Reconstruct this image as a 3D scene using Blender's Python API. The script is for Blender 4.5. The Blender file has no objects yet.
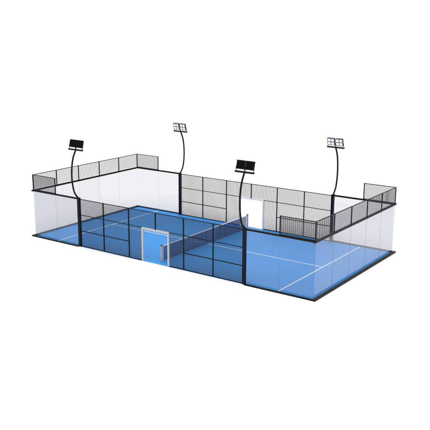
import bpy, bmesh, math, random
from mathutils import Vector, Matrix
random.seed(4)
S = bpy.context.scene
COL = S.collection

# ---------------------------------------------------------------- materials
def new_mat(name):
    m = bpy.data.materials.new(name); m.use_nodes = True
    m.node_tree.nodes.clear()
    return m, m.node_tree.nodes, m.node_tree.links

def principled(name, col, rough=.5, metal=0., spec=.5, var=.0, scale=3., bump=0., bscale=60., emit=None):
    m, n, l = new_mat(name)
    out = n.new('ShaderNodeOutputMaterial'); b = n.new('ShaderNodeBsdfPrincipled')
    l.new(b.outputs[0], out.inputs[0])
    b.inputs['Roughness'].default_value = rough
    b.inputs['Metallic'].default_value = metal
    b.inputs['Specular IOR Level'].default_value = spec
    b.inputs['Base Color'].default_value = (*col, 1)
    tc = n.new('ShaderNodeTexCoord')
    if var:
        t = n.new('ShaderNodeTexNoise'); t.inputs['Scale'].default_value = scale
        t.inputs['Detail'].default_value = 5
        l.new(tc.outputs['Object'], t.inputs['Vector'])
        r = n.new('ShaderNodeValToRGB')
        r.color_ramp.elements[0].position = .3; r.color_ramp.elements[1].position = .7
        r.color_ramp.elements[0].color = (*[c * (1 - var) for c in col], 1)
        r.color_ramp.elements[1].color = (*[min(1, c * (1 + var)) for c in col], 1)
        l.new(t.outputs['Fac'], r.inputs['Fac']); l.new(r.outputs['Color'], b.inputs['Base Color'])
    if bump:
        t2 = n.new('ShaderNodeTexNoise'); t2.inputs['Scale'].default_value = bscale
        t2.inputs['Detail'].default_value = 3
        l.new(tc.outputs['Object'], t2.inputs['Vector'])
        bp = n.new('ShaderNodeBump'); bp.inputs['Strength'].default_value = bump
        bp.inputs['Distance'].default_value = .004
        l.new(t2.outputs['Fac'], bp.inputs['Height']); l.new(bp.outputs[0], b.inputs['Normal'])
    if emit:
        b.inputs['Emission Color'].default_value = (1, .99, .97, 1)
        b.inputs['Emission Strength'].default_value = emit
    return m

def glass_mat(name, tint, rough=.0):
    m, n, l = new_mat(name)
    out = n.new('ShaderNodeOutputMaterial')
    lw = n.new('ShaderNodeLayerWeight'); lw.inputs['Blend'].default_value = .5
    p = n.new('ShaderNodeMath'); p.operation = 'POWER'; p.inputs[1].default_value = 5
    l.new(lw.outputs['Facing'], p.inputs[0])
    q = n.new('ShaderNodeMath'); q.operation = 'MULTIPLY_ADD'
    q.inputs[1].default_value = .96; q.inputs[2].default_value = .04
    l.new(p.outputs[0], q.inputs[0])
    tr = n.new('ShaderNodeBsdfTransparent'); tr.inputs[0].default_value = (*tint, 1)
    gl = n.new('ShaderNodeBsdfGlossy'); gl.inputs['Roughness'].default_value = rough
    gl.inputs[0].default_value = (.95, .96, 1, 1)
    mx = n.new('ShaderNodeMixShader')
    l.new(q.outputs[0], mx.inputs[0]); l.new(tr.outputs[0], mx.inputs[1]); l.new(gl.outputs[0], mx.inputs[2])
    l.new(mx.outputs[0], out.inputs[0])
    return m

M_ground = principled('white_studio_ground', (.95, .95, .95), rough=.7, spec=.1, var=.006, scale=.3)
M_court = principled('blue_court_surface', (.020, .262, .70), rough=.55, spec=.35, var=.035, scale=1.3, bump=.25, bscale=220)
M_line = principled('white_line_paint', (.8, .81, .82), rough=.6, var=.04, scale=8)
M_black = principled('black_powder_coat', (.004, .004, .0045), rough=.45, spec=.12, var=.15, scale=9)
M_navy = principled('blue_black_powder_coat', (.004, .005, .011), rough=.45, spec=.12, var=.15, scale=9)
M_wire = principled('black_coated_wire', (.016, .016, .024), rough=.5, spec=.25, var=.2, scale=12)
M_alu = principled('pale_aluminium', (.46, .45, .45), rough=.38, metal=.35, var=.06, scale=12)
M_frame = principled('white_frame_paint', (.66, .67, .7), rough=.4, var=.04, scale=12)
M_netpost = principled('pale_grey_post_paint', (.30, .30, .34), rough=.4, var=.05, scale=10)
M_cord = principled('dark_blue_net_cord', (.008, .032, .16), rough=.7, var=.2, scale=30)
M_tape = principled('white_net_tape', (.82, .83, .86), rough=.7, var=.04, scale=20)
M_housing = principled('black_lamp_housing', (.004, .004, .004), spec=.12, rough=.5, var=.2, scale=15)
M_bezel = principled('grey_lamp_bezel', (.09, .09, .093), rough=.4, var=.1, scale=20)
M_lens = principled('white_led_lens', (.85, .85, .86), rough=.25, emit=.2)
M_glass = glass_mat('clear_tempered_glass', (.874, .878, .889))
M_edge = glass_mat('tempered_glass_edge', (.62, .66, .70))

# ---------------------------------------------------------------- mesh helpers
def box(bm, x0, x1, y0, y1, z0, z1, mat=0):
    v = [bm.verts.new(c) for c in ((x0,y0,z0),(x1,y0,z0),(x1,y1,z0),(x0,y1,z0),(x0,y0,z1),(x1,y0,z1),(x1,y1,z1),(x0,y1,z1))]
    fs = []
    for q in ((0,3,2,1),(4,5,6,7),(0,1,5,4),(1,2,6,5),(2,3,7,6),(3,0,4,7)):
        f = bm.faces.new([v[i] for i in q]); f.material_index = mat; fs.append(f)
    return fs

def build(name, bm, mats, parent=None, bevel=0., smooth=False):
    if bevel:
        bmesh.ops.bevel(bm, geom=list(bm.edges), offset=bevel, segments=2, affect='EDGES', profile=.6)
    me = bpy.data.meshes.new(name); bm.to_mesh(me); bm.free()
    for m in (mats if isinstance(mats, (list, tuple)) else [mats]): me.materials.append(m)
    if smooth:
        for p in me.polygons: p.use_smooth = True
    o = bpy.data.objects.new(name, me); COL.objects.link(o)
    if parent: o.parent = parent
    return o

def bx(name, dims, mat, parent=None, bevel=.006):
    bm = bmesh.new(); box(bm, *dims)
    return build(name, bm, mat, parent, bevel)

def tube_bm(pts, r, seg=14):
    bm = bmesh.new(); rings = []
    for i, p in enumerate(pts):
        a = pts[max(0, i-1)]; b = pts[min(len(pts)-1, i+1)]
        t = (Vector(b) - Vector(a)).normalized()
        u = Vector((1,0,0)); w = t.cross(u).normalized(); u = w.cross(t).normalized()
        rr = r[i] if isinstance(r, list) else r
        rings.append([bm.verts.new(Vector(p) + rr*(math.cos(k*2*math.pi/seg)*u + math.sin(k*2*math.pi/seg)*w)) for k in range(seg)])
    for a, b in zip(rings, rings[1:]):
        for k in range(seg):
            bm.faces.new((a[k], a[(k+1) % seg], b[(k+1) % seg], b[k]))
    bm.faces.new(rings[0][::-1]); bm.faces.new(rings[-1])
    bmesh.ops.recalc_face_normals(bm, faces=bm.faces[:])
    return bm

def thing(name, label, cat, loc=(0,0,0), rz=0., group=None):
    o = bpy.data.objects.new(name, None); COL.objects.link(o)
    o.empty_display_size = .2
    o.location = loc; o.rotation_euler = (0, 0, rz)
    o['label'] = label; o['category'] = cat
    if group: o['group'] = group
    return o

def copy_thing(root, loc, rz, label):
    r = root.copy(); COL.objects.link(r)
    r.location = loc; r.rotation_euler = (0, 0, rz); r['label'] = label
    for ch in list(root.children):
        c = ch.copy(); COL.objects.link(c); c.parent = r
        for g in list(ch.children):
            d = g.copy(); COL.objects.link(d); d.parent = c
    return r

def wire_bm(u0, u1, z0, z1, axis, pitch=.036, w=.0098, wz=.0062, n_off=0.):
    """welded wire panel in the plane axis ('x': runs along x at y=0, 'y': runs along y at x=0)"""
    bm = bmesh.new()
    nu = max(1, round((u1-u0)/pitch)); nz = max(1, round((z1-z0)/pitch))
    h = w/2; hz = wz/2; t = w*.55
    def add(a0, a1, n0, n1, b0, b1):
        if axis == 'x': box(bm, a0, a1, n0, n1, b0, b1)
        else: box(bm, n0, n1, a0, a1, b0, b1)
    for i in range(1, nu):
        u = u0 + (u1-u0)*i/nu
        add(u-h, u+h, n_off-t, n_off-.0005, z0, z1)
    for i in range(1, nz):
        z = z0 + (z1-z0)*i/nz
        add(u0, u1, n_off+.0005, n_off+t, z-hz, z+hz)
    return bm

# ---------------------------------------------------------------- setting
bm = bmesh.new()
g = 1500
vs = [bm.verts.new(c) for c in ((-g,-g,0),(g,-g,0),(g,g,0),(-g,g,0))]; bm.faces.new(vs)
ground = build('ground', bm, M_ground); ground['kind'] = 'structure'

court = bx('court_floor', (.0, 20.05, -.02, 10.02, .002, .016), M_court, None, 0)
court['kind'] = 'structure'
for d in ((1.965, 2.035, .06, 9.94), (17.965, 18.035, .06, 9.94), (2.035, 17.965, 4.965, 5.035)):
    bx('court_line', (*d, .0165, .0205), M_line, court, 0)

# ---------------------------------------------------------------- glass walls
GB, GT = .018, 2.95        # glass bottom / top
RT = 3.05                 # top of the rail
def pane(parent, u0, u1, axis):
    bm = bmesh.new(); t = .006
    if axis == 'x': fs = box(bm, u0, u1, -t, t, GB, GT-.002)
    else: fs = box(bm, -t, t, u0, u1, GB, GT-.002)
    for f in fs:
        f.normal_update()
        n = f.normal
        k = abs(n.y) if axis == 'x' else abs(n.x)
        f.material_index = 0 if k > .5 else 1
    return build('glass_pane', bm, [M_glass, M_edge], parent)

def end_wall(x, sgn, label):
    t = thing('glass_end_screen', label, 'glass screen', (x, 0, 0), 0, 'glass screens at the two court ends')
    for i in range(5):
        pane(t, i*2 + (.012 if i == 0 else .005), i*2+2 - (.012 if i == 4 else .005), 'y')
    bx('top_rail', (-.062, .062, -.12, 10.12, GT, RT), M_black, t, .008)
    a, b = (-.18, -.012) if sgn < 0 else (.012, .18)
    bx('base_beam', (a, b, -.17, 10.17, .001, .085), M_black, t, .008)
    return t
end_wall(0, -1, 'tall clear glass end screen of five panes farthest to the left')
end_wall(20.05, 1, 'tall clear glass end screen of five panes nearest on the right')

def side_wall(x0, y, sgn, label, w=4.):
    t = thing('glass_side_screen', label, 'glass screen', (x0, y, 0), 0, 'short glass side screens by the corners')
    left = x0 < 10
    a = (.012 if left else .087); b = w - (.087 if left else .012)
    pane(t, a, w-2.005 if not left else 1.995, 'x'); pane(t, w-1.995 if not left else 2.005, b, 'x')
    bx('top_rail', ((.064 if left else .085), w-(.085 if left else .064), -.05, .05, GT+.003, RT-.003), M_black, t, .008)
    k0, k1 = (-.165, -.072) if sgn < 0 else (.072, .165)
    bx('base_beam', ((-.01 if left else .087), w-(.087 if left else -.01), k0, k1, .001, .082), M_black, t, .008)
    return t
side_wall(0, 0, -1, 'short two pane glass side screen at the left corner, nearer the viewer')
side_wall(15.95, 0, -1, 'short two pane glass side screen at the near right corner, blue floor behind it', 4.1)
side_wall(0, 10, 1, 'short two pane glass side screen at the far back left corner')
side_wall(16, 10, 1, 'short two pane glass side screen at the far right corner, behind the near glass', 4.05)

# ---------------------------------------------------------------- mesh fence on top of each end wall
F0, F1 = RT+.002, 4.03
def upper_fence(x, sgn, label):
    t = thing('upper_mesh_fence', label, 'fence', (x, 0, RT), 0, 'low mesh fences on top of the glass ends')
    z0, z1 = .002, F1-RT
    p = .026
    for i in range(6):
        bx('post', (-p, p, i*2-p, i*2+p, z0, z1), M_black, t, .005)
    for i in range(5):
        build('wire_mesh', wire_bm(i*2+p, i*2+2-p, z0+.03, z1-.04, 'y', pitch=.045, w=.0092), M_wire, t)
        bx('top_bar', (-.02, .02, i*2+p+.001, i*2+2-p-.001, z1-.042, z1-.003), M_black, t, .004)
    s = -sgn                                   # returns run back over the court's long sides
    for yy in (0, 10):
        a, b = sorted((s*(p+.001), s*(2-p)))
        o = build('wire_mesh', wire_bm(a, b, z0+.03, z1-.04, 'x'), M_wire, t); o.location.y = yy
        bx('top_bar', (a, b, yy-.02, yy+.02, z1-.042, z1-.003), M_black, t, .004)
        bx('bottom_bar', (a, b, yy-.018, yy+.018, z0+.002, z0+.03), M_black, t, .004)
        bx('post', (s*2-p, s*2+p, yy-p, yy+p, z0, z1), M_black, t, .005)
    return t
upper_fence(0, -1, 'low black mesh fence with short returns on top of the left glass end')
upper_fence(20.05, 1, 'low black mesh fence with short returns on top of the right glass end')

# ---------------------------------------------------------------- long mesh side fences with doorway
def side_fence(y, label, dl, sx=1.):
    t = thing('mesh_side_fence', label, 'fence', (4, y, 0), 0, 'long mesh fences along the court sides')
    t.scale.x = sx
    z0, z1 = .018, 3.0
    p = .028; h = .02; dx = 5.0 if y < 5 else 5.1
    e = .088
    def post(u, a, b): bx('post', (u-p, u+p, -p, p, a, b), M_black, t, .005)
    def rail(u0, u1, z, hh=h): bx('rail', (u0, u1, -.022, .022, z-hh, z+hh), M_black, t, .004)
    def foot(u0, u1): bx('rail', (u0, u1, -.034, .022, z0+.001, z0+.045), M_black, t, .004)
    post(2, z0, z1); post(4, z0, z1); post(8, z0, z1); post(10, z0, z1)
    post(6, 2.006, z1)
    cols = [(e, 2-p), (2+p, 4-p), (4+p, 6-p), (6+p, 8-p), (8+p, 10-p), (10+p, 12-e)]
    for i, (a, b) in enumerate(cols):
        a += .001; b -= .001
        rail(a, b, z1-.022)
        if i in (2, 3):
            la, lb = (a, dx-.002) if i == 2 else (7.002, b)
            rail(la, lb, 2.0); foot(la, lb)
            o = build('wire_mesh', wire_bm(la, lb, z0+.046, 1.978, 'x'), M_wire, t)
            build('wire_mesh', wire_bm(a, b, 2.022, z1-.044, 'x'), M_wire, t)
        else:
            rail(a, b, 2.0); rail(a, b, 1.0); foot(a, b)
            build('wire_mesh', wire_bm(a, b, z0+.046, z1-.044, 'x'), M_wire, t)
    # the doorway frame: a square aluminium portal two metres wide
    bm = bmesh.new(); w = (.1 if y < 5 else .07); d = .06
    box(bm, dx, dx+w, -d, d, .0165, 2.004-w); box(bm, 7.0-w, 7.0, -d, d, .0165, 2.004-w)
    box(bm, dx, 7.0, -d, d, 2.0045-w, 2.004)
    f = build('door_frame', bm, M_alu if y < 5 else M_frame, t, .008); f['label'] = dl
    return t
side_fence(0, 'long black mesh fence on the near side with an open silver doorway', 'pale silver frame of the open doorway', .9958)
side_fence(10, 'long black mesh fence on the far side with an open white doorway', 'pale frame of the open doorway')

# ---------------------------------------------------------------- net
net = thing('court_net', 'low dark blue net with white top tape across the middle of the court', 'net', (10, 0, .0165))
N0, N1 = .5, 9.55
for yy, s in ((N0, 1), (N1, -1)):
    bm = bmesh.new(); box(bm, -.055, .055, yy-.05, yy+.05, 0, .93)
    po = build('net_post', bm, M_netpost, net, .006)
    bx('cap', (-.065, .065, yy-.06, yy+.06, .931, .965), M_housing, po, .006)
bm = wire_bm(N0+.14, N1-.14, .03, .875, 'y', pitch=.03, w=.0115, wz=.008)
build('net_mesh', bm, M_cord, net)
bx('top_tape', (-.014, .014, N0+.052, N1-.052, .876, .925), M_tape, net, .004)
for a, b in ((N0+.052, N0+.14), (N1-.14, N1-.052)):
    bx('side_tape', (-.012, .012, a, b, .03, .875), M_tape, net, .004)
bx('bottom_cord', (-.008, .008, N0+.14, N1-.14, .018, .03), M_cord, net, 0)

# ---------------------------------------------------------------- floodlight posts
def make_light(label, loc):
    """local -y points out of the court"""
    t = thing('floodlight_post', label, 'floodlight', loc, 0, 'curved floodlight posts at the fence ends')
    bx('post', (-.083, .083, -.083, .083, .0165, 3.065), M_navy, t, .01)
    key = [(0,3.0),(-.10,3.12),(-.235,3.28),(-.36,3.52),(-.455,3.95),(-.49,4.45),(-.455,5.0),(-.34,5.5),(-.17,5.85),(-.09,5.97)]
    pts = []
    for i in range(len(key)-1):                       # Catmull-Rom through the key points
        P = [key[max(0,i-1)], key[i], key[i+1], key[min(len(key)-1,i+2)]]
        for k in range(6):
            u = k/6
            pts.append(tuple(.5*((2*P[1][j]) + (-P[0][j]+P[2][j])*u + (2*P[0][j]-5*P[1][j]+4*P[2][j]-P[3][j])*u*u + (-P[0][j]+3*P[1][j]-3*P[2][j]+P[3][j])*u**3) for j in (0,1)))
    pts.append(key[-1])
    build('curved_arm', tube_bm([(0, a, b) for a, b in pts], .05), M_black, t, 0, True)
    bx('crossbar', (-.57, .57, -.15, -.03, 5.95, 6.035), M_black, t, .008)
    tilt = math.radians(-14)
    R = Matrix.Translation((0, -.07, 6.12)) @ Matrix.Rotation(tilt, 4, 'X')
    for cx in (-.277, .277):
        w = .245
        bm = bmesh.new()                              # box housing with cooling fins on its back
        box(bm, cx-w, cx+w, -.05, .05, .0, .46)
        bmesh.ops.bevel(bm, geom=list(bm.edges), offset=.012, segments=2, affect='EDGES')
        for k in range(9):
            fx = cx - w + .045 + k*(2*w-.09)/8
            box(bm, fx-.008, fx+.008, -.085, -.0495, .05, .41)
        bm.transform(R)
        hd = build('floodlight', bm, M_housing, t)
        bm = bmesh.new()                              # frame and cross bars round the four lenses
        y0, y1 = .051, .072
        box(bm, cx-w+.004, cx-w+.036, y0, y1, .004, .456); box(bm, cx+w-.036, cx+w-.004, y0, y1, .004, .456)
        box(bm, cx-w+.0365, cx+w-.0365, y0, y1, .004, .036); box(bm, cx-w+.0365, cx+w-.0365, y0, y1, .424, .456)
        box(bm, cx-.02, cx+.02, y0, y1-.002, .0365, .4235)
        box(bm, cx-w+.0365, cx-.0205, y0, y1-.002, .21, .25); box(bm, cx+.0205, cx+w-.0365, y0, y1-.002, .21, .25)
        bm.transform(R)
        build('bezel', bm, M_bezel, hd)
        bm = bmesh.new()
        for (a, b) in ((cx-w+.038, cx-.0215), (cx+.0215, cx+w-.038)):
            for (c, d) in ((.038, .2085), (.2515, .422)):
                box(bm, a, b, .0512, .062, c, d)
        bm.transform(R)
        build('lens', bm, M_lens, hd)
        for q in (-1, 1):                             # stirrup arms down to the crossbar
            e0, e1 = sorted((cx+q*(w+.001), cx+q*(w+.016)))
            bx('bracket', (e0, e1, -.09, -.05, 6.036, 6.24), M_housing, hd, 0)
    return t
L0 = make_light('curved floodlight post with black lamp backs at the near fence end by the left corner', (4, 0, 0))
copy_thing(L0, (15.95, 0, 0), 0, 'largest curved floodlight post with black lamp backs, right of the near doorway')
copy_thing(L0, (4, 10, 0), math.pi, 'curved floodlight post with white lamp faces beside the back left glass')
copy_thing(L0, (16, 10, 0), math.pi, 'curved floodlight post with white lamp faces on the far right fence end')

# ---------------------------------------------------------------- light
W = bpy.data.worlds.new('World'); S.world = W; W.use_nodes = True
bgn = W.node_tree.nodes['Background']
bgn.inputs[0].default_value = (1, 1, 1, 1); bgn.inputs[1].default_value = 1.12
def area(name, loc, target, size, power, col=(1, 1, 1)):
    d = bpy.data.lights.new(name, 'AREA'); d.shape = 'SQUARE'; d.size = size; d.energy = power; d.color = col
    o = bpy.data.objects.new(name, d); COL.objects.link(o); o.location = loc
    o.rotation_euler = (Vector(target) - Vector(loc)).to_track_quat('-Z', 'Y').to_euler()
    return o
area('studio_softbox', (22, -16, 38), (10, 5, 0), 26, 6200)

# ---------------------------------------------------------------- camera
cd = bpy.data.cameras.new('Camera'); cam = bpy.data.objects.new('Camera', cd); COL.objects.link(cam)
cam.location = (36.2955, -31.6388, 13.1020)
cam.rotation_euler = tuple(math.radians(a) for a in (76.00653, -.277, 35.15082))
cd.sensor_fit = 'HORIZONTAL'; cd.sensor_width = 36; cd.lens = 753.963/430*36
cd.clip_start = .1; cd.clip_end = 6000
S.camera = cam

S.render.engine = 'CYCLES'
S.cycles.transparent_max_bounces = 32
S.cycles.max_bounces = 10
S.view_settings.view_transform = 'Standard'; S.view_settings.look = 'None'
S.view_settings.exposure = 0; S.view_settings.gamma = 1
